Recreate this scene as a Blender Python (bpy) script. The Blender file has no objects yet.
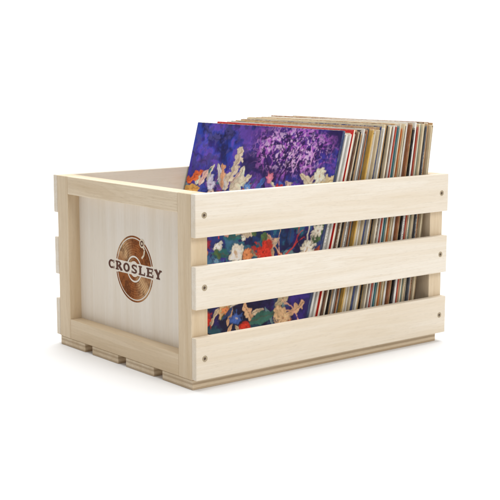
import bpy, bmesh, math, random
import numpy as np
from mathutils import Vector, Matrix
R = math.radians
S = 0.01                      # everything below is written in centimetres
random.seed(11)
scene = bpy.context.scene
C = scene.collection
scene.view_settings.view_transform = 'Standard'
scene.view_settings.look = 'None'
scene.view_settings.exposure = 0

# ------------------------------------------------------------------ helpers
def lin(c):
    c = c / 255.0
    return c / 12.92 if c <= 0.04045 else ((c + 0.055) / 1.055) ** 2.4
def rgb(r, g, b): return (lin(r), lin(g), lin(b), 1)

def empty(name, loc=(0, 0, 0)):
    o = bpy.data.objects.new(name, None); C.objects.link(o)
    o.location = Vector(loc) * S; o.empty_display_size = .02
    return o
def tag(o, label=None, cat=None, group=None, kind=None):
    if label: o['label'] = label
    if cat: o['category'] = cat
    if group: o['group'] = group
    if kind: o['kind'] = kind
def link(name, bm, mats, parent=None, smooth=False):
    me = bpy.data.meshes.new(name)
    bmesh.ops.scale(bm, vec=(S, S, S), verts=bm.verts)
    bm.to_mesh(me); bm.free()
    for m in (mats if isinstance(mats, (list, tuple)) else [mats]): me.materials.append(m)
    if smooth:
        for p in me.polygons: p.use_smooth = True
    o = bpy.data.objects.new(name, me); C.objects.link(o)
    if parent: o.parent = parent
    return o
def box_bm(x0, x1, y0, y1, z0, z1, bev=.12, seg=2):
    bm = bmesh.new()
    bmesh.ops.create_cube(bm, size=1)
    bmesh.ops.scale(bm, vec=(x1 - x0, y1 - y0, z1 - z0), verts=bm.verts)
    bmesh.ops.translate(bm, vec=((x0 + x1) / 2, (y0 + y1) / 2, (z0 + z1) / 2), verts=bm.verts)
    if bev: bmesh.ops.bevel(bm, geom=bm.edges[:], offset=bev, segments=seg, affect='EDGES', profile=.5)
    return bm

# ------------------------------------------------------------------ materials
class N:
    def __init__(s, name):
        s.m = bpy.data.materials.new(name); s.m.use_nodes = True
        s.t = s.m.node_tree; s.b = s.t.nodes['Principled BSDF']
    def n(s, typ, **kw):
        x = s.t.nodes.new(typ)
        for k, v in kw.items(): setattr(x, k, v)
        return x
    def l(s, a, b): s.t.links.new(a, b)
    def math(s, op, a, b=None, c=None):
        x = s.n('ShaderNodeMath', operation=op)
        for i, v in enumerate((a, b, c)):
            if v is None: continue
            if isinstance(v, (int, float)): x.inputs[i].default_value = v
            else: s.l(v, x.inputs[i])
        return x.outputs[0]
    def mix(s, f, a, b, mode='MIX'):
        x = s.n('ShaderNodeMix', data_type='RGBA', blend_type=mode)
        for sock, v in ((x.inputs[0], f), (x.inputs[6], a), (x.inputs[7], b)):
            if isinstance(v, (int, float)): sock.default_value = v
            elif isinstance(v, tuple): sock.default_value = v
            else: s.l(v, sock)
        return x.outputs[2]
    def noise(s, vec, scale, detail=4, dist=0, rough=.55):
        x = s.n('ShaderNodeTexNoise'); s.l(vec, x.inputs['Vector'])
        x.inputs['Scale'].default_value = scale; x.inputs['Detail'].default_value = detail
        x.inputs['Distortion'].default_value = dist; x.inputs['Roughness'].default_value = rough
        return x.outputs['Fac']
    def ramp(s, fac, stops):
        x = s.n('ShaderNodeValToRGB'); s.l(fac, x.inputs[0])
        e = x.color_ramp.elements
        while len(e) < len(stops): e.new(.5)
        for el, (p, c) in zip(e, stops): el.position = p; el.color = c
        return x.outputs[0]

def wood(name, axis, light, dark, ply=False, rough=.55, grain=1.0):
    w = N(name)
    tc = w.n('ShaderNodeTexCoord'); oi = w.n('ShaderNodeObjectInfo')
    off = w.n('ShaderNodeVectorMath', operation='SCALE'); off.inputs[0].default_value = (37, 61, 53); w.l(oi.outputs['Random'], off.inputs['Scale'])
    cm = w.n('ShaderNodeVectorMath', operation='SCALE'); w.l(tc.outputs['Object'], cm.inputs[0]); cm.inputs['Scale'].default_value = 100
    add = w.n('ShaderNodeVectorMath', operation='ADD'); w.l(cm.outputs[0], add.inputs[0]); w.l(off.outputs[0], add.inputs[1])
    def stretched(k):
        mp = w.n('ShaderNodeMapping'); w.l(add.outputs[0], mp.inputs[0])
        sc = [1, 1, 1]; sc[axis] = k; mp.inputs['Scale'].default_value = sc
        return mp.outputs[0]
    broad = w.noise(stretched(.05), .5, 3, .5)
    streak = w.noise(stretched(.02), 5.0, 4, .2, .65)
    pores = w.noise(stretched(.06), 17.0, 2, 0, .6)
    rings = w.math('SINE', w.math('MULTIPLY', broad, 60.0))
    rings = w.math('MULTIPLY_ADD', rings, .5, .5)
    tone = w.math('MULTIPLY_ADD', oi.outputs['Random'], .7, -.3)      # boards differ a little
    bfac = w.ramp(broad, [(.35, (0, 0, 0, 1)), (.7, (1, 1, 1, 1))])
    bf = w.math('ADD', bfac, tone); bf.node.use_clamp = True
    col = w.mix(bf, light, dark)
    d2 = tuple(c * f for c, f in zip(dark[:3], (.90, .87, .81))) + (1,)
    col = w.mix(w.math('MULTIPLY', w.math('POWER', rings, 3.0), .24 * grain), col, d2)
    col = w.mix(w.math('MULTIPLY', w.ramp(streak, [(.45, (0, 0, 0, 1)), (.72, (1, 1, 1, 1))]), .42 * grain), col, d2)
    col = w.mix(w.math('MULTIPLY', w.ramp(pores, [(.56, (0, 0, 0, 1)), (.75, (1, 1, 1, 1))]), .42 * grain), col, tuple(c * .68 for c in dark[:3]) + (1,))
    if ply:                                        # laminated edge of plywood: darker veneers between pale ones
        sep = w.n('ShaderNodeSeparateXYZ'); w.l(cm.outputs[0], sep.inputs[0])
        geo = w.n('ShaderNodeNewGeometry'); ns = w.n('ShaderNodeSeparateXYZ'); w.l(geo.outputs['Normal'], ns.inputs[0])
        side = w.math('LESS_THAN', w.math('ABSOLUTE', ns.outputs[2]), .5)
        band = w.math('GREATER_THAN', w.math('SINE', w.math('MULTIPLY', sep.outputs[2], 9.6)), .2)
        f = w.math('MULTIPLY', w.math('MULTIPLY', side, band), .5)
        col = w.mix(f, col, rgb(152, 124, 92))
    w.l(col, w.b.inputs['Base Color'])
    w.b.inputs['Roughness'].default_value = rough
    w.b.inputs['Specular IOR Level'].default_value = .3
    bp = w.n('ShaderNodeBump'); bp.inputs['Strength'].default_value = .15; bp.inputs['Distance'].default_value = .0006
    w.l(streak, bp.inputs['Height']); w.l(bp.outputs[0], w.b.inputs['Normal'])
    return w.m

SL_L, SL_D = rgb(227, 218, 204), rgb(218, 204, 183)
FR_L, FR_D = rgb(221, 204, 178), rgb(204, 182, 150)
PN_L, PN_D = rgb(231, 223, 212), rgb(223, 212, 196)
M_slat = wood('pine_slat', 0, SL_L, SL_D, grain=.85)
M_railY = wood('pine_rail', 1, FR_L, FR_D)
M_stileZ = wood('pine_stile', 2, FR_L, FR_D)
M_panel = wood('birch_panel', 2, PN_L, PN_D, grain=.6)
M_base = wood('plywood_base', 0, FR_L, FR_D, ply=True)

def plain(name, col, rough=.5, metal=0, var=.15, sc=180):
    p = N(name)
    tc = p.n('ShaderNodeTexCoord')
    nz = p.noise(tc.outputs['Object'], sc, 4)
    p.l(p.mix(p.math('MULTIPLY', nz, var * 2), col, tuple(c * .55 for c in col[:3]) + (1,)), p.b.inputs['Base Color'])
    p.b.inputs['Roughness'].default_value = rough; p.b.inputs['Metallic'].default_value = metal
    return p.m
M_screw = plain('bronze_screw', rgb(176, 160, 134), .45, .6)
M_socket = plain('screw_recess', rgb(88, 70, 54), .6, .2)
M_burn = plain('burnt_letter', rgb(96, 50, 26), .75, 0, .5, 120)
M_paper = plain('inner_paper', rgb(226, 222, 212), .8, 0, .1)
M_cream_paper = plain('aged_inner_paper', rgb(206, 190, 160), .8, 0, .15)

# ------------------------------------------------------------------ crate
L, W = 46.0, 35.2
T = 1.0                      # slat thickness
BT = 1.28                    # base board thickness
Z0, ZT = 1.40, 25.15
FD = 2.6                     # depth of end frames
FW = 2.9                     # width of frame members
crate = empty('wooden_crate', (0, 0, 0))
tag(crate, 'pale pine crate with slatted sides and a burnt disc emblem on its end panel', 'crate')

def screw_bm(x, y, z, sgn):
    """cup-head screw lying in the slat face, facing sgn*Y"""
    bm = bmesh.new()
    prof = [(.40, .0), (.40, .025), (.36, .045), (.25, .045), (.19, .01), (.18, -.0)]
    n = 28; rows = []
    for r, d in prof:
        rows.append([bm.verts.new((x + r * math.cos(2 * math.pi * k / n), y + sgn * d, z + r * math.sin(2 * math.pi * k / n))) for k in range(n)])
    for a, b in zip(rows, rows[1:]):
        for k in range(n):
            bm.faces.new((a[k], a[(k + 1) % n], b[(k + 1) % n], b[k]))
    hexr = [bm.verts.new((x + .18 * math.cos(2 * math.pi * k / n), y + sgn * .004, z + .18 * math.sin(2 * math.pi * k / n))) for k in range(n)]
    f = bm.faces.new(hexr); f.material_index = 1
    bmesh.ops.recalc_face_normals(bm, faces=bm.faces[:])
    return bm

slat_h = 5.5
gap = (ZT - Z0 - 3 * slat_h) / 2
for side in (0, 1):
    y0, y1 = (0, T) if side == 0 else (W - T, W)
    for k in range(3):
        z0 = Z0 + k * (slat_h + gap)
        sl = link('slat', box_bm(0.0, L, y0, y1, z0, z0 + slat_h, .11), M_slat, crate)
        for x in (1.35, L - 1.35):
            yy, sg = (0, -1) if side == 0 else (W, 1)
            link('screw', screw_bm(x + random.uniform(-.06, .06), yy, z0 + slat_h / 2 + random.uniform(-.1, .1), sg), [M_screw, M_socket], sl, True)

yi0, yi1 = T + .02, W - T - .02
def end_panel(front):
    def X(a, b): return (a, b) if front else (L - b, L - a)
    zb = BT + .02
    pz0, pz1 = zb + FW, ZT - FW + .3
    x0, x1 = X(1.95, 2.5)
    pn = link('end_panel', box_bm(x0, x1, yi0 + FW, yi1 - FW, pz0, pz1, 0), M_panel, crate)
    x0, x1 = X(.03, FD)
    link('stile', box_bm(x0, x1, yi0, yi0 + FW, zb, ZT - .03, .1), M_stileZ, pn)
    link('stile', box_bm(x0, x1, yi1 - FW, yi1, zb, ZT - .03, .1), M_stileZ, pn)
    link('rail', box_bm(x0 + .02, x1 - .02, yi0 + FW, yi1 - FW, pz1, ZT - .05, .08), M_railY, pn)
    link('rail', box_bm(x0 + .02, x1 - .02, yi0 + FW, yi1 - FW, zb, pz0, .08), M_railY, pn)
    return pn
front_panel = end_panel(True)
front_panel['label'] = 'framed end panel with burnt disc emblem'
end_panel(False)

bw = 6.8
bg = (W - 2 * T - 4 * bw) / 3
for k in range(4):
    y = T + k * (bw + bg)
    link('base_board', box_bm(.12, L - 1.0, y, y + bw, 0, BT, .08), M_base, crate)

# ---- burnt emblem on the front panel
EX, EY, EZ = 1.95, 16.95, 13.35         # panel face, centre of the disc
def P(a, b, d=.012): return (EX - d, EY - a, EZ + b)       # a to the right, b up, as one faces the panel
def burn_disc():
    m = N('burnt_disc')
    tc = m.n('ShaderNodeTexCoord')
    cm = m.n('ShaderNodeVectorMath', operation='SCALE'); m.l(tc.outputs['Object'], cm.inputs[0]); cm.inputs['Scale'].default_value = 100
    sep = m.n('ShaderNodeSeparateXYZ'); m.l(cm.outputs[0], sep.inputs[0])
    a = m.math('SUBTRACT', EY, sep.outputs[1]); b = m.math('SUBTRACT', sep.outputs[2], EZ)
    r = m.math('SQRT', m.math('ADD', m.math('MULTIPLY', a, a), m.math('MULTIPLY', b, b)))
    ang = m.math('ARCTAN2', b, a)
    groove = m.math('MULTIPLY_ADD', m.math('SINE', m.math('MULTIPLY', r, 19.0)), .5, .5)
    shine = m.math('POWER', m.math('ABSOLUTE', m.math('COSINE', m.math('ADD', ang, .75))), 9.0)
    nz = m.noise(cm.outputs[0], .8, 5, 0, .7); n2 = m.noise(cm.outputs[0], 5, 4, 0, .7)
    col = m.mix(m.math('MULTIPLY', groove, .45), rgb(132, 72, 34), rgb(172, 110, 60))
    # wedge of sheen left nearly unburnt between the grooves
    col = m.mix(m.math('MULTIPLY', m.math('MULTIPLY_ADD', groove, .5, .45), m.math('MULTIPLY', shine, .9)), col, rgb(220, 186, 140))
    col = m.mix(m.math('MULTIPLY', m.ramp(nz, [(.44, (0, 0, 0, 1)), (.60, (1, 1, 1, 1))]), .7), col, rgb(78, 38, 16))
    col = m.mix(m.math('MULTIPLY', m.ramp(n2, [(.52, (0, 0, 0, 1)), (.7, (1, 1, 1, 1))]), .4), col, rgb(190, 130, 78))
    m.l(col, m.b.inputs['Base Color']); m.b.inputs['Roughness'].default_value = .85
    m.b.inputs['Specular IOR Level'].default_value = .15
    return m.m
M_disc = burn_disc()
def polar(bm, r1, r2, lo=None, hi=None, ca=0, cb=0, d=.012, n=180, a0=0, a1=2 * math.pi, mi=0):
    """ring sector, leaving the band lo..hi free"""
    prev = None
    for k in range(n + 1):
        t = a0 + (a1 - a0) * k / n
        c, s = math.cos(t), math.sin(t)
        ra = r1
        if lo is not None and abs(s) > 1e-4:
            lim = hi if s > 0 else -lo
            ra = max(r1, lim / abs(s))
        elif lo is not None: ra = 1e9
        cur = None if ra >= r2 else (bm.verts.new(P(ca + ra * c, cb + ra * s, d)), bm.verts.new(P(ca + r2 * c, cb + r2 * s, d)))
        if prev and cur:
            f = bm.faces.new((prev[0], prev[1], cur[1], cur[0])); f.material_index = mi
        prev = cur
def face_out(bm):
    bm.normal_update()
    for f in bm.faces:
        if f.normal.x > 0: f.normal_flip()
bm = bmesh.new()
polar(bm, 1.85, 4.2, -.84, .84)
polar(bm, 4.36, 4.6, -.84, .84)
polar(bm, 1.1, 1.6, -.84, .84)
face_out(bm)
link('disc_emblem', bm, M_disc, front_panel)
# tone arm drawn over the disc at the upper right
bm = bmesh.new()
polar(bm, 0, .62, ca=2.0, cb=3.75, d=.03, n=30)
pts = [(2.0, 3.75), (2.6, 2.9), (2.45, 2.2), (1.9, 1.7)]
for (a0, b0), (a1, b1) in zip(pts, pts[1:]):
    v = Vector((a1 - a0, b1 - b0)); nrm = Vector((-v.y, v.x)).normalized() * .15
    bm.faces.new([bm.verts.new(P(a, b, .034)) for a, b in ((a0 + nrm.x, b0 + nrm.y), (a1 + nrm.x, b1 + nrm.y), (a1 - nrm.x, b1 - nrm.y), (a0 - nrm.x, b0 - nrm.y))])
face_out(bm)
M_pale = plain('unburnt_wood', rgb(222, 204, 176), .6, 0, .1)
link('arm_emblem', bm, M_pale, front_panel)
bm = bmesh.new()
polar(bm, .2, .4, ca=2.0, cb=3.75, d=.045, n=30)
face_out(bm)
link('pivot_emblem', bm, M_burn, front_panel)

# lettering: slab-serif capitals drawn from strokes
def stroke_letters(word, w0, h, pitch):
    bm = bmesh.new()
    tk, tn, sf = .44, .25, .2       # thick stem, thin stroke, serif
    lvl = [0]
    def quad(pts):
        lvl[0] += 1
        d = .02 + .0006 * lvl[0]
        bm.faces.new([bm.verts.new(P(a, b, d)) for a, b in pts])
    def rect(a0, b0, a1, b1): quad([(a0, b0), (a1, b0), (a1, b1), (a0, b1)])
    def bar(a0, b0, a1, b1, t):
        v = Vector((a1 - a0, b1 - b0)); n = Vector((-v.y, v.x)).normalized() * t / 2
        quad([(a0 + n.x, b0 + n.y), (a0 - n.x, b0 - n.y), (a1 - n.x, b1 - n.y), (a1 + n.x, b1 + n.y)])
    def arc(ca, cb, ra, rb, t0, t1, tv, th, n=28):
        """elliptic stroke: tv thick at the sides, th thin at top and bottom"""
        lvl[0] += 1; d = .02 + .0006 * lvl[0]; prev = None
        for k in range(n + 1):
            t = R(t0 + (t1 - t0) * k / n); c, s = math.cos(t), math.sin(t)
            cur = (bm.verts.new(P(ca + ra * c, cb + rb * s, d)), bm.verts.new(P(ca + (ra - tv) * c, cb + (rb - th) * s, d)))
            if prev: bm.faces.new((prev[0], prev[1], cur[1], cur[0]))
            prev = cur
    for i, ch in enumerate(word):
        x = -pitch * (len(word) - 1) / 2 + pitch * i
        w = w0; l, r, b, t = x - w / 2, x + w / 2, -h / 2, h / 2
        if ch in 'CO':
            if ch == 'O': arc(x, 0, w / 2 + .04, h / 2, 0, 360, tk, tn, 40)
            else:
                arc(x, 0, w / 2, h / 2, 48, 312, tk, tn)
                rect(r - .24, .18, r - .06, t - .02); rect(r - .24, b + .02, r - .06, -.24)
        elif ch == 'R':
            rect(l + .1, b, l + .1 + tk, t); rect(l - .08, b, l + .72, b + sf); rect(l - .08, t - sf, l + .5, t)
            arc(l + .7, h / 4 - .02, w / 2 - .08, h / 4 + .02, -90, 90, tk, tn - .04)
            rect(l + .4, -.11, l + .76, .07); rect(l + .4, t - .2, l + .74, t)
            bar(l + .72, .0, r - .1, b + .06, tk); rect(r - .38, b, r + .12, b + sf)
        elif ch == 'S':
            arc(x, h / 4 - .03, w / 2 - .14, h / 4 + .03, 30, 270, .38, tn - .02)
            arc(x, -h / 4 + .03, w / 2 - .1, h / 4 + .03, -150, 90, .38, tn - .02)
            rect(r - .32, .24, r - .15, t - .04); rect(l + .12, b + .04, l + .29, -.24)
        elif ch == 'L':
            rect(l + .12, b, l + .12 + tk, t); rect(l - .06, t - sf, l + .74, t); rect(l - .06, b, r - .04, b + sf); rect(r - .24, b, r - .04, b + .46)
        elif ch == 'E':
            rect(l + .1, b, l + .1 + tk, t); rect(l - .08, t - sf, r - .06, t); rect(l - .08, b, r, b + sf); rect(l + .3, -.09, r - .3, .1)
            rect(r - .24, t - .4, r - .06, t); rect(r - .19, b, r, b + .44); rect(r - .42, -.2, r - .28, .22)
        elif ch == 'Y':
            bar(l + .2, t - .04, x, -.06, tk); bar(r - .2, t - .04, x, -.06, tn + .06); rect(x - tk / 2, b, x + tk / 2, .04)
            rect(l - .1, t - sf, l + .54, t); rect(r - .5, t - sf, r + .1, t); rect(x - .42, b, x + .42, b + sf)
    face_out(bm)
    return bm
link('lettering', stroke_letters('CROSLEY', 1.54, 1.26, 1.93), M_burn, front_panel)

# ------------------------------------------------------------------ records
PAL = {'white': (226, 222, 213), 'cream': (214, 197, 162), 'tan': (184, 146, 100), 'brown': (112, 78, 52), 'black': (42, 36, 34),
       'grey': (148, 142, 134), 'navy': (48, 60, 100), 'teal': (66, 122, 128), 'orange': (206, 120, 60), 'red': (196, 38, 34),
       'sky blue': (104, 150, 186), 'olive': (124, 114, 76), 'maroon': (112, 46, 44), 'mustard': (204, 162, 76), 'pink': (206, 150, 146),
       'slate': (86, 90, 98), 'ivory': (228, 215, 190), 'chestnut': (146, 90, 54), 'green': (66, 106, 72), 'silver': (184, 182, 176), 'brick': (176, 70, 50)}
def sleeve_mat(cname, i, h, w, th):
    m = N('sleeve_' + cname.replace(' ', '_'))
    base = rgb(*PAL[cname])
    tc = m.n('ShaderNodeTexCoord')
    cm = m.n('ShaderNodeVectorMath', operation='SCALE'); m.l(tc.outputs['Object'], cm.inputs[0]); cm.inputs['Scale'].default_value = 100
    sep = m.n('ShaderNodeSeparateXYZ'); m.l(cm.outputs[0], sep.inputs[0])
    sh = m.n('ShaderNodeVectorMath', operation='ADD'); m.l(cm.outputs[0], sh.inputs[0]); sh.inputs[1].default_value = (i * 3.1, i * 7.7, i * 5.3)
    mp = m.n('ShaderNodeMapping'); m.l(sh.outputs[0], mp.inputs[0]); mp.inputs['Scale'].default_value = (1, 1, .16)
    soft = m.noise(sh.outputs[0], .3, 3); fine = m.noise(mp.outputs[0], 6, 3, .2, .6)
    near = m.math('LESS_THAN', sep.outputs[1], -w / 2 + .03)
    front = cname == 'red'
    if front:                                     # red cover, pale worn edge on the near side
        base_s = m.mix(near, base, rgb(*PAL['ivory']))
    else: base_s = base
    lum = .3 * base[0] + .6 * base[1] + .1 * base[2]
    dk = tuple(c * .6 for c in base[:3]) + (1,); lt = tuple(min(.8, c * .65 + .22) for c in base[:3]) + (1,)
    col = m.mix(m.math('MULTIPLY', m.ramp(soft, [(.35, (0, 0, 0, 1)), (.75, (1, 1, 1, 1))]), .0 if front else .8), base_s, dk)
    col = m.mix(m.math('MULTIPLY', m.ramp(fine, [(.5, (0, 0, 0, 1)), (.72, (1, 1, 1, 1))]), .1 if front else .5), col, lt)
    # rubbed corners at the top of the spine
    rub = m.math('MULTIPLY', m.ramp(m.noise(sh.outputs[0], 1.5, 4, 0, .7), [(.42, (0, 0, 0, 1)), (.6, (1, 1, 1, 1))]),
                 m.math('GREATER_THAN', sep.outputs[2], h - .25))
    col = m.mix(m.math('MULTIPLY', rub, .15 if front else .55), col, rgb(206, 190, 162))
    if i % 3 == 0:                                # lettering-like printing on the spine, too small to read
        ink = rgb(60, 50, 42) if lum > .2 else rgb(200, 190, 168)
        z0 = random.uniform(4, 14); z1 = z0 + random.uniform(6, 14)
        inz = m.math('MULTIPLY', m.math('GREATER_THAN', sep.outputs[2], z0), m.math('LESS_THAN', sep.outputs[2], z1))
        inx = m.math('LESS_THAN', m.math('ABSOLUTE', sep.outputs[0]), th * .2)
        mp2 = m.n('ShaderNodeMapping'); m.l(sh.outputs[0], mp2.inputs[0]); mp2.inputs['Scale'].default_value = (.8, 0, 1.2)
        glyph = m.math('GREATER_THAN', m.noise(mp2.outputs[0], 3.5, 2, 0, .5), .5)
        f = m.math('MULTIPLY', m.math('MULTIPLY', near, inz), m.math('MULTIPLY', inx, glyph))
        col = m.mix(m.math('MULTIPLY', f, .6), col, ink)
    m.l(col, m.b.inputs['Base Color']); m.b.inputs['Roughness'].default_value = .55
    m.b.inputs['Specular IOR Level'].default_value = .3
    return m.m
def sleeve_bm(th, w, h, opened):
    bm = bmesh.new()
    bmesh.ops.create_cube(bm, size=1)
    bmesh.ops.scale(bm, vec=(th, w, h), verts=bm.verts)
    bmesh.ops.translate(bm, vec=(0, 0, h / 2), verts=bm.verts)
    bmesh.ops.bevel(bm, geom=bm.edges[:], offset=min(.07, th * .25), segments=2, affect='EDGES', profile=.5)
    if opened:                                     # the mouth of the sleeve faces the near side
        bm.normal_update()
        f = max((f for f in bm.faces if f.normal.y < -.99), key=lambda f: f.calc_area())
        bmesh.ops.inset_individual(bm, faces=[f], thickness=.008)
        ex = bmesh.ops.extrude_discrete_faces(bm, faces=[f])
        bmesh.ops.translate(bm, vec=(0, 1.6, 0), verts=list(ex['faces'][0].verts))
    return bm
ORD = ['first', 'second', 'third', 'fourth', 'fifth', 'sixth', 'seventh', 'eighth', 'ninth', 'tenth', 'eleventh', 'twelfth', 'thirteenth',
       'fourteenth', 'fifteenth', 'sixteenth', 'seventeenth', 'eighteenth', 'nineteenth', 'twentieth']
def ordinal(k):
    if k <= 20: return ORD[k - 1]
    t = {2: 'twenty', 3: 'thirty', 4: 'forty', 5: 'fifty', 6: 'sixty'}[k // 10]
    return (t + '-' + ORD[k % 10 - 1]) if k % 10 else t[:-1] + 'ieth'

FLOOR = BT + .01
def place(o, top, tilt, th, h, near_y, w, twist=0, roll=0):
    t = R(tilt)
    b = top - h * math.sin(t)
    o.location = (b * S, (near_y + w / 2) * S, (FLOOR + th / 2 * math.sin(t) + w / 2 * math.sin(abs(R(roll)))) * S)
    o.rotation_euler = (R(roll), t, R(twist))

seq = ['white', 'silver', 'white', 'cream', 'red', 'white', 'brown', 'ivory', 'orange', 'cream', 'black', 'tan', 'white', 'grey', 'chestnut', 'cream', 'slate', 'mustard',
       'ivory', 'brick', 'white', 'cream', 'tan', 'navy', 'cream', 'white', 'orange', 'cream', 'tan', 'black', 'mustard', 'ivory', 'sky blue', 'brown', 'white', 'brick',
       'tan', 'white', 'teal', 'maroon', 'ivory', 'tan', 'orange', 'cream', 'black', 'mustard', 'white', 'chestnut', 'sky blue', 'tan', 'black', 'white', 'brick', 'tan', 'ivory',
       'teal', 'cream', 'brown', 'orange', 'cream', 'slate', 'tan', 'ivory', 'chestnut', 'cream', 'tan']
n = len(seq)
T0, T1 = 27.15, 44.35
ths = [random.choice((.2, .22, .24, .26, .30, .42)) for _ in range(n)]
ths[0] = .4; ths[2] = .36
gs = [random.choice((.006, .008, .01, .012, .02, .06)) for _ in range(n)]
k = (T1 - T0 - sum(gs)) / sum(ths) * math.cos(R(12))
ths = [t * k for t in ths]
x = T0
hbase = 31.4
for i, (cn, th, g) in enumerate(zip(seq, ths, gs)):
    top = x + th / 2 / math.cos(R(12)); x += th / math.cos(R(12)) + g
    tilt = 15 - (top - T0) / (T1 - T0) * 8.0
    h = hbase + random.choice((-.45, -.25, -.1, 0, .05, .15, .3)) + random.uniform(-.06, .06)
    if i in (0, 1, 2, 3): h = 31.1 + random.uniform(-.08, .08)
    if cn == 'red': h = 31.75
    if 27 <= i <= 29: h = 31.85
    w = 31.4 + random.uniform(-.15, .15)
    ny = 1.8 + random.uniform(-.3, .4)
    opened = random.random() < .35 and th > .25
    root = empty('record_sleeve')
    mat = sleeve_mat(cn, i, h, w, th)
    sl = link('sleeve', sleeve_bm(th, w, h, opened), mat, root)
    if opened:
        iw = (th - 2 * min(.07, th * .25) - .04)
        if iw > .04:
            link('inner_sleeve', box_bm(-iw / 2, iw / 2, -w / 2 + random.uniform(.02, .2), -w / 2 + 1.5, .3, h - .3, 0), random.choice((M_paper, M_cream_paper)), root)
    place(root, top, tilt, th, h, ny, w, 0, random.uniform(-.35, .35))
    prv = 'flower-painted' if i == 0 else seq[i - 1]
    word = 'thick' if th > .36 else 'thin'
    what = 'red record sleeve with pale edge' if cn == 'red' else f'{cn}-edged record sleeve'
    if i < n - 1:
        lab = f'{word} {what} between {prv} and {seq[i+1]} ones, {ordinal(i+1)} behind painted cover'
    else:
        lab = f'{word} {cn}-edged record sleeve at the very back, against the far end panel'
    tag(root, lab, 'record', 'record sleeves standing in the crate')

# ---- front sleeve with the painted cover
A = 460
rng = np.random.default_rng(5)
U, V = np.meshgrid(np.linspace(0, 1, A), np.linspace(0, 1, A))
cache = {}
def vnoise(fx, fy, seed):
    r = np.random.default_rng(seed); gx, gy = int(fx) + 2, int(fy) + 2
    G = r.random((gy, gx))
    if fx not in cache:
        px, py = U[0] * fx, V[:, 0] * fy
        ix, iy = px.astype(int), py.astype(int); tx, ty = px - ix, py - iy
        cache[fx] = (ix, iy, tx * tx * (3 - 2 * tx), (ty * ty * (3 - 2 * ty))[:, None])
    ix, iy, tx, ty = cache[fx]
    Gy = G[iy] * (1 - ty) + G[iy + 1] * ty
    return Gy[:, ix] * (1 - tx) + Gy[:, ix + 1] * tx
def fbm(f, seed, o=5):
    s = 0; a = 1; t = 0
    for q in range(o): s = s + a * vnoise(f * 2 ** q, f * 2 ** q, seed + q); t += a; a *= .6
    return s / t
def ridge(f, seed, o=3): return 1 - np.abs(2 * fbm(f, seed, o) - 1)
def sm(a, b, x): t = np.clip((x - a) / (b - a), 0, 1); return t * t * (3 - 2 * t)
def c3(*c): return np.array([lin(v) for v in c])
n1, n2, n3, n4 = fbm(3, 1), fbm(6, 20), fbm(12, 40), fbm(30, 60, 4)
img = np.zeros((A, A, 3)) + c3(28, 24, 80)
def lay(alpha, col):
    global img
    a = np.clip(alpha, 0, 1)[..., None]; img = img * (1 - a) + np.asarray(col) * a
lay(sm(.42, .58, n1), c3(66, 46, 150)); lay(sm(.48, .62, n2) * .7, c3(40, 70, 184))
ul = np.exp(-(((U - .15) / .3) ** 2 + ((V - .9) / .16) ** 2))
lay(ul * sm(.42, .6, n3) * .9, c3(70, 84, 208)); lay(ul * sm(.52, .62, n4) * .5, c3(130, 124, 226))
lay(sm(.52, .62, n3) * .5, c3(122, 70, 166)); lay(sm(.52, .62, n4) * .5, c3(20, 16, 50))
low = 1 - sm(.55, .75, V)
lay(low * .7 * sm(.35, .6, n2), c3(24, 58, 92)); lay(low * sm(.5, .6, n3) * .7, c3(40, 124, 140)); lay((1 - sm(.1, .35, V)) * .5, c3(22, 26, 46))
lay(sm(.94, .985, ridge(9, 70)) * .45, c3(20, 14, 44))
# lilac feathery bush
gb = np.exp(-(((U - .70) / .24) ** 2 + ((V - .90) / .11) ** 2))
lay(gb * .7, c3(92, 42, 142))
lay(sm(.86, .97, ridge(18, 80)) * sm(.1, .5, gb) * .9, c3(176, 92, 196)); lay(sm(.9, .98, ridge(32, 85)) * sm(.1, .6, gb) * .9, c3(206, 144, 218))
lay(sm(.57, .65, fbm(70, 88, 2)) * sm(.2, .8, gb) * .8, c3(228, 190, 232)); lay(sm(.88, .97, ridge(26, 93)) * sm(.1, .5, gb), c3(44, 18, 84))
def stem(u0, v0, an, ln, wd, col, depth):
    u1, v1 = u0 + ln * math.sin(an), v0 + ln * math.cos(an)
    s = np.clip(((U - u0) * math.sin(an) + (V - v0) * math.cos(an)) / ln, 0, 1)
    d = np.hypot(U - u0 - s * (u1 - u0) + warp3 * .012, V - v0 - s * (v1 - v0) + warp4 * .012)
    lay((1 - sm(wd * .5, wd, d)) * .9, c3(*col))
    if depth:
        for z in range(2): stem(u1, v1, an + rng.uniform(-.75, .75), ln * rng.uniform(.55, .85), wd * .75, col, depth - 1)
warp1, warp2 = (fbm(16, 101) - .5), (fbm(16, 111) - .5)
warp3, warp4 = (fbm(36, 121, 3) - .5), (fbm(36, 126, 3) - .5)
SH = [fbm(24, 130 + 9 * q, 3) for q in range(12)]
for q in range(4): stem(.66 + rng.normal(0, .04), .76, rng.uniform(-.6, .6), .07, .006, (44, 16, 74), 3)
for q in range(3): stem(.74 + rng.normal(0, .06), .80, rng.uniform(-.7, .7), .05, .004, (226, 170, 226), 3)
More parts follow.
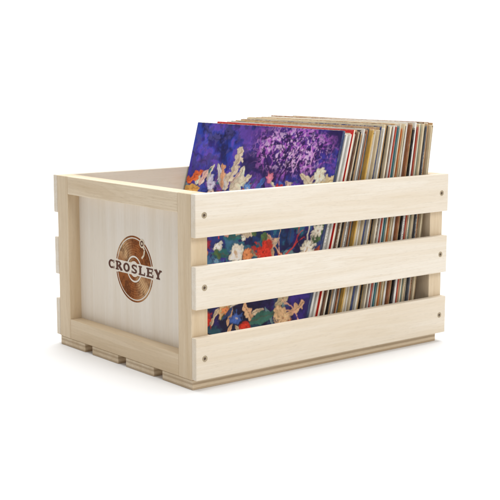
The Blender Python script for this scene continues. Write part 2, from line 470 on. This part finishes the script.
def flower(u, v, r, col, pet=5, core=None, rot=0, sq=1.0, seed=0):
    du, dv = U - u + warp1 * r * 1.1 + warp3 * r * .8, (V - v) / sq + warp2 * r * 1.1 + warp4 * r * .8
    d = np.hypot(du, dv); th = np.arctan2(dv, du) + rot
    lay((1 - sm(.6, 1.35, d / r)) * .45, c3(14, 12, 36))
    for q, (f, br) in enumerate(((1.0, .66), (.8, .9), (.55, 1.1))):
        t2 = th + q * .55
        edge = r * f * (.62 + .38 * np.abs(np.cos(t2 * pet / 2)) ** .8)
        sh = (.5 + .5 * np.abs(np.cos(t2 * pet / 2))) * br * (.65 + .8 * SH[(seed + q) % 12])
        lay((1 - sm(.8, 1.0, d / edge)) * .93, np.minimum(c3(*col) * sh[..., None] * 1.2, .88))
    lay((1 - sm(.08, .26, d / r)) * .7, c3(*(core or (120, 60, 40))))
def leaf(u, v, ln, wd, ang, col, vein=(90, 70, 60), lobes=0, seed=0):
    c, s = math.cos(ang), math.sin(ang)
    du, dv = U - u + warp1 * ln * .3 + warp3 * wd * .7, V - v + warp2 * ln * .3 + warp4 * wd * .7
    t = (du * c + dv * s) / ln; q = (-du * s + dv * c) / wd
    prof = np.sqrt(np.clip(np.sin(np.clip(t, 0, 1) * math.pi), 0, 1)) * (1 - .35 * t)
    if lobes: prof = prof * (.5 + .5 * np.abs(np.sin(t * math.pi * lobes)))
    qa = np.abs(q) / np.maximum(prof, 1e-3)
    lay((1 - sm(.7, 1.5, qa)) * (t > 0) * (t < 1) * .35, c3(14, 12, 36))
    a = (1 - sm(.82, 1.0, qa)) * (t > 0) * (t < 1)
    sh = .62 + .8 * SH[seed % 12] - .2 * (q > 0)
    lay(a * .95, np.minimum(c3(*col) * sh[..., None], .88))
    vn = np.abs(np.sin((t * 8 - np.abs(q) * 1.6) * math.pi))
    lay(a * (1 - sm(.06, .3, vn)) * .35, c3(*vein)); lay(a * (1 - sm(.03, .1, np.abs(q))) * .6, c3(*vein))
WARM = [(206, 56, 40), (222, 108, 58), (232, 170, 150), (236, 226, 206), (240, 232, 216), (196, 60, 90), (238, 200, 150), (150, 40, 60), (110, 160, 190), (224, 140, 90)]
LF = [(40, 110, 110), (84, 120, 70), (210, 196, 160), (30, 70, 130), (190, 84, 50), (226, 206, 176), (120, 160, 170), (236, 190, 150)]
for q in range(150):                               # dense bed of leaves, corals and blossoms in the lower part
    u, v = rng.uniform(0, 1), rng.uniform(0.0, .70)
    if q % 5 < 3: leaf(u, v, rng.uniform(.05, .14), rng.uniform(.014, .034), rng.uniform(0, 6.28), LF[rng.integers(8)], lobes=int(rng.integers(0, 4)), seed=q)
    else: flower(u, v, rng.uniform(.022, .05), WARM[rng.integers(len(WARM))], int(rng.integers(5, 9)), rot=rng.uniform(0, 6), sq=rng.uniform(.6, 1.05), seed=q)
for q in range(7): stem(rng.uniform(0, 1), rng.uniform(.05, .5), rng.uniform(-1.2, 1.2), .07, .006, [(236, 180, 150), (206, 60, 50), (220, 210, 190)][q % 3], 3)
# the larger motifs
for q in range(44):
    u = rng.uniform(0, 1); v = .73 + rng.normal(0, .022) - .02 * abs(u - .5)
    col = [(232, 196, 180), (226, 110, 56), (70, 110, 190), (206, 60, 50), (236, 222, 196), (110, 70, 160), (60, 130, 150)][rng.integers(7)]
    (leaf(u, v - .03, rng.uniform(.05, .1), rng.uniform(.012, .026), rng.uniform(.5, 2.6), col, lobes=int(rng.integers(0, 4)), seed=400 + q) if q % 2 else
     flower(u, v - .02, rng.uniform(.018, .036), col, int(rng.integers(5, 8)), rot=rng.uniform(0, 6), sq=.8, seed=400 + q))
leaf(.01, .70, .13, .032, .5, (228, 104, 46), (120, 40, 30), 3, 201); leaf(.0, .665, .12, .026, .0, (238, 180, 90), (150, 70, 40), 0, 202)
leaf(.10, .69, .10, .026, 1.0, (238, 190, 176), (150, 90, 90), 2, 203)
flower(.19, .71, .045, (206, 200, 222), 7, (130, 90, 130), .4, .8, 204)
leaf(.30, .68, .22, .056, 1.25, (236, 216, 190), (150, 120, 96), 5, 205); leaf(.31, .69, .15, .038, 2.3, (216, 206, 200), (120, 110, 110), 4, 206)
leaf(.34, .69, .15, .034, .55, (240, 226, 200), (160, 130, 100), 4, 207); leaf(.28, .69, .13, .026, 1.75, (228, 166, 124), (140, 80, 60), 3, 230)
flower(.46, .71, .04, (100, 140, 200), 8, (220, 210, 190), .2, .8, 208)
flower(.60, .765, .034, (234, 130, 156), 6, (240, 200, 120), .1, .9, 209); flower(.67, .715, .04, (206, 52, 52), 7, (60, 20, 30), .6, .8, 210)
flower(.78, .74, .04, (94, 62, 160), 8, (210, 180, 220), 0, .8, 211)
flower(.91, .80, .06, (242, 230, 202), 7, (206, 140, 70), .5, .75, 212); leaf(.92, .75, .11, .028, .5, (236, 212, 164), (140, 110, 60), 3, 213); leaf(.88, .745, .1, .026, 2.6, (234, 218, 188), (150, 110, 70), 3, 231)
flower(.84, .71, .045, (234, 146, 80), 6, (120, 40, 30), .3, .8, 214)
flower(.66, .43, .07, (214, 54, 38), 7, (70, 16, 20), .2, .85, 215); flower(.47, .40, .06, (242, 234, 216), 7, (190, 140, 70), .7, .75, 216)
flower(.93, .47, .07, (240, 228, 206), 8, (180, 130, 70), .2, .75, 217)
flower(.36, .06, .06, (210, 56, 42), 7, (60, 20, 20), .5, .8, 219); flower(.56, .10, .05, (66, 100, 180), 7, (220, 210, 190), .1, .85, 220)
flower(.86, .16, .06, (228, 192, 150), 8, (150, 90, 60), .9, .8, 221); leaf(.66, .10, .16, .034, .4, (60, 120, 110), seed=222)
img *= (.8 + .44 * fbm(70, 300, 3))[..., None]
b = img.copy(); b[1:-1, 1:-1] = (img[1:-1, 1:-1] * 4 + img[:-2, 1:-1] + img[2:, 1:-1] + img[1:-1, :-2] + img[1:-1, 2:]) / 8
img = np.clip(b, 0, .85)

w1, h1, th1 = 32.0, 31.75, .42
first = empty('record_sleeve')
tag(first, 'frontmost record sleeve, its cover painted with violet sky, leaves and flowers', 'record', 'record sleeves standing in the crate')
M_first = sleeve_mat('navy', 77, h1, w1, th1)
link('sleeve', sleeve_bm(th1, w1, h1, False), M_first, first)
me = bpy.data.meshes.new('cover_picture')
e = .08
co = np.zeros((A * A, 3), np.float32)
co[:, 0] = -(th1 / 2 + .012) * S
co[:, 1] = ((w1 / 2 - e) - U.ravel() * (w1 - 2 * e)) * S       # left of the cover is the far side
co[:, 2] = (e + V.ravel() * (h1 - 2 * e)) * S
idx = np.arange(A * A).reshape(A, A)
q = np.stack([idx[:-1, :-1], idx[:-1, 1:], idx[1:, 1:], idx[1:, :-1]], -1).reshape(-1, 4)
me.vertices.add(A * A); me.vertices.foreach_set('co', co.ravel())
me.loops.add(q.size); me.loops.foreach_set('vertex_index', q.ravel().astype(np.int32))
me.polygons.add(len(q)); me.polygons.foreach_set('loop_start', (np.arange(len(q)) * 4).astype(np.int32))
me.polygons.foreach_set('loop_total', np.full(len(q), 4, np.int32))
me.update(); me.validate()
at = me.color_attributes.new('art', 'FLOAT_COLOR', 'POINT')
cc = np.ones((A * A, 4), np.float32); cc[:, :3] = img.reshape(-1, 3)
at.data.foreach_set('color', cc.ravel())
pm = N('printed_cover'); an = pm.n('ShaderNodeAttribute'); an.attribute_name = 'art'
pm.l(an.outputs['Color'], pm.b.inputs['Base Color']); pm.b.inputs['Roughness'].default_value = .42; pm.b.inputs['Specular IOR Level'].default_value = .3
me.materials.append(pm.m)
ca = bpy.data.objects.new('cover_picture', me); C.objects.link(ca); ca.parent = first
place(first, 26.15, 15.2, th1, h1, 1.55, w1, 2.5)

# ------------------------------------------------------------------ studio backdrop
yaw = R(-38.6)
F = Vector((-math.sin(yaw), math.cos(yaw), 0)); Rt = Vector((math.cos(yaw), math.sin(yaw), 0))
bm = bmesh.new()
prof = [(-400, 0), (-100, 0), (150, 0)]
for k in range(0, 25):
    a = R(90 * k / 24); prof.append((260 + 120 * math.sin(a), 120 - 120 * math.cos(a)))
prof.append((380, 420))
rows = [[bm.verts.new(F * d + Rt * s + Vector((0, 0, z))) for s in (-450, 0, 450)] for d, z in prof]
for a, b in zip(rows, rows[1:]):
    for j in range(2): bm.faces.new((a[j], a[j + 1], b[j + 1], b[j]))
bmesh.ops.recalc_face_normals(bm, faces=bm.faces[:])
wm = N('white_paper_sweep'); tc = wm.n('ShaderNodeTexCoord')
wm.l(wm.mix(wm.noise(tc.outputs['Object'], 3, 3), (.84, .84, .84, 1), (.86, .86, .86, 1)), wm.b.inputs['Base Color'])
wm.b.inputs['Roughness'].default_value = .8; wm.b.inputs['Specular IOR Level'].default_value = .1
bd = link('studio_backdrop', bm, wm.m, None, True)
tag(bd, 'seamless white studio floor and backdrop under and behind the crate', 'backdrop', kind='structure')

# ------------------------------------------------------------------ light
wd = bpy.data.worlds.new('World'); scene.world = wd; wd.use_nodes = True
bgk = wd.node_tree.nodes['Background']; bgk.inputs[0].default_value = (1, 1, 1, 1); bgk.inputs[1].default_value = .38
def area(name, loc, target, size, watts, col=(1, 1, 1)):
    l = bpy.data.lights.new(name, 'AREA'); l.size = size; l.energy = watts; l.color = col
    o = bpy.data.objects.new(name, l); C.objects.link(o); o.location = Vector(loc) * S
    d = (Vector(target) - Vector(loc)); o.rotation_euler = d.to_track_quat('-Z', 'Y').to_euler()
    return o
ctr = Vector((22, 17, 8))
area('overhead_softbox', ctr + Vector((0, 0, 260)) + F * 40, ctr + F * 60, 2.8, 66)
area('backdrop_softbox', ctr + Vector((0, 0, 330)) + F * 160, ctr + F * 360 + Vector((0, 0, 60)), 4.0, 95)
area('key_softbox', ctr - F * 150 + Rt * 95 + Vector((0, 0, 130)), ctr, .8, 18.5, (1, .998, .99))

# ------------------------------------------------------------------ camera
cam = bpy.data.cameras.new('camera'); co_ = bpy.data.objects.new('camera', cam); C.objects.link(co_)
cam.sensor_width = 36; cam.lens = 36 * 1204 / 500; cam.clip_start = .05; cam.clip_end = 100
co_.location = (-.869, -1.197, .4105)
co_.rotation_euler = (R(90 - 8.78), 0, yaw)
scene.camera = co_
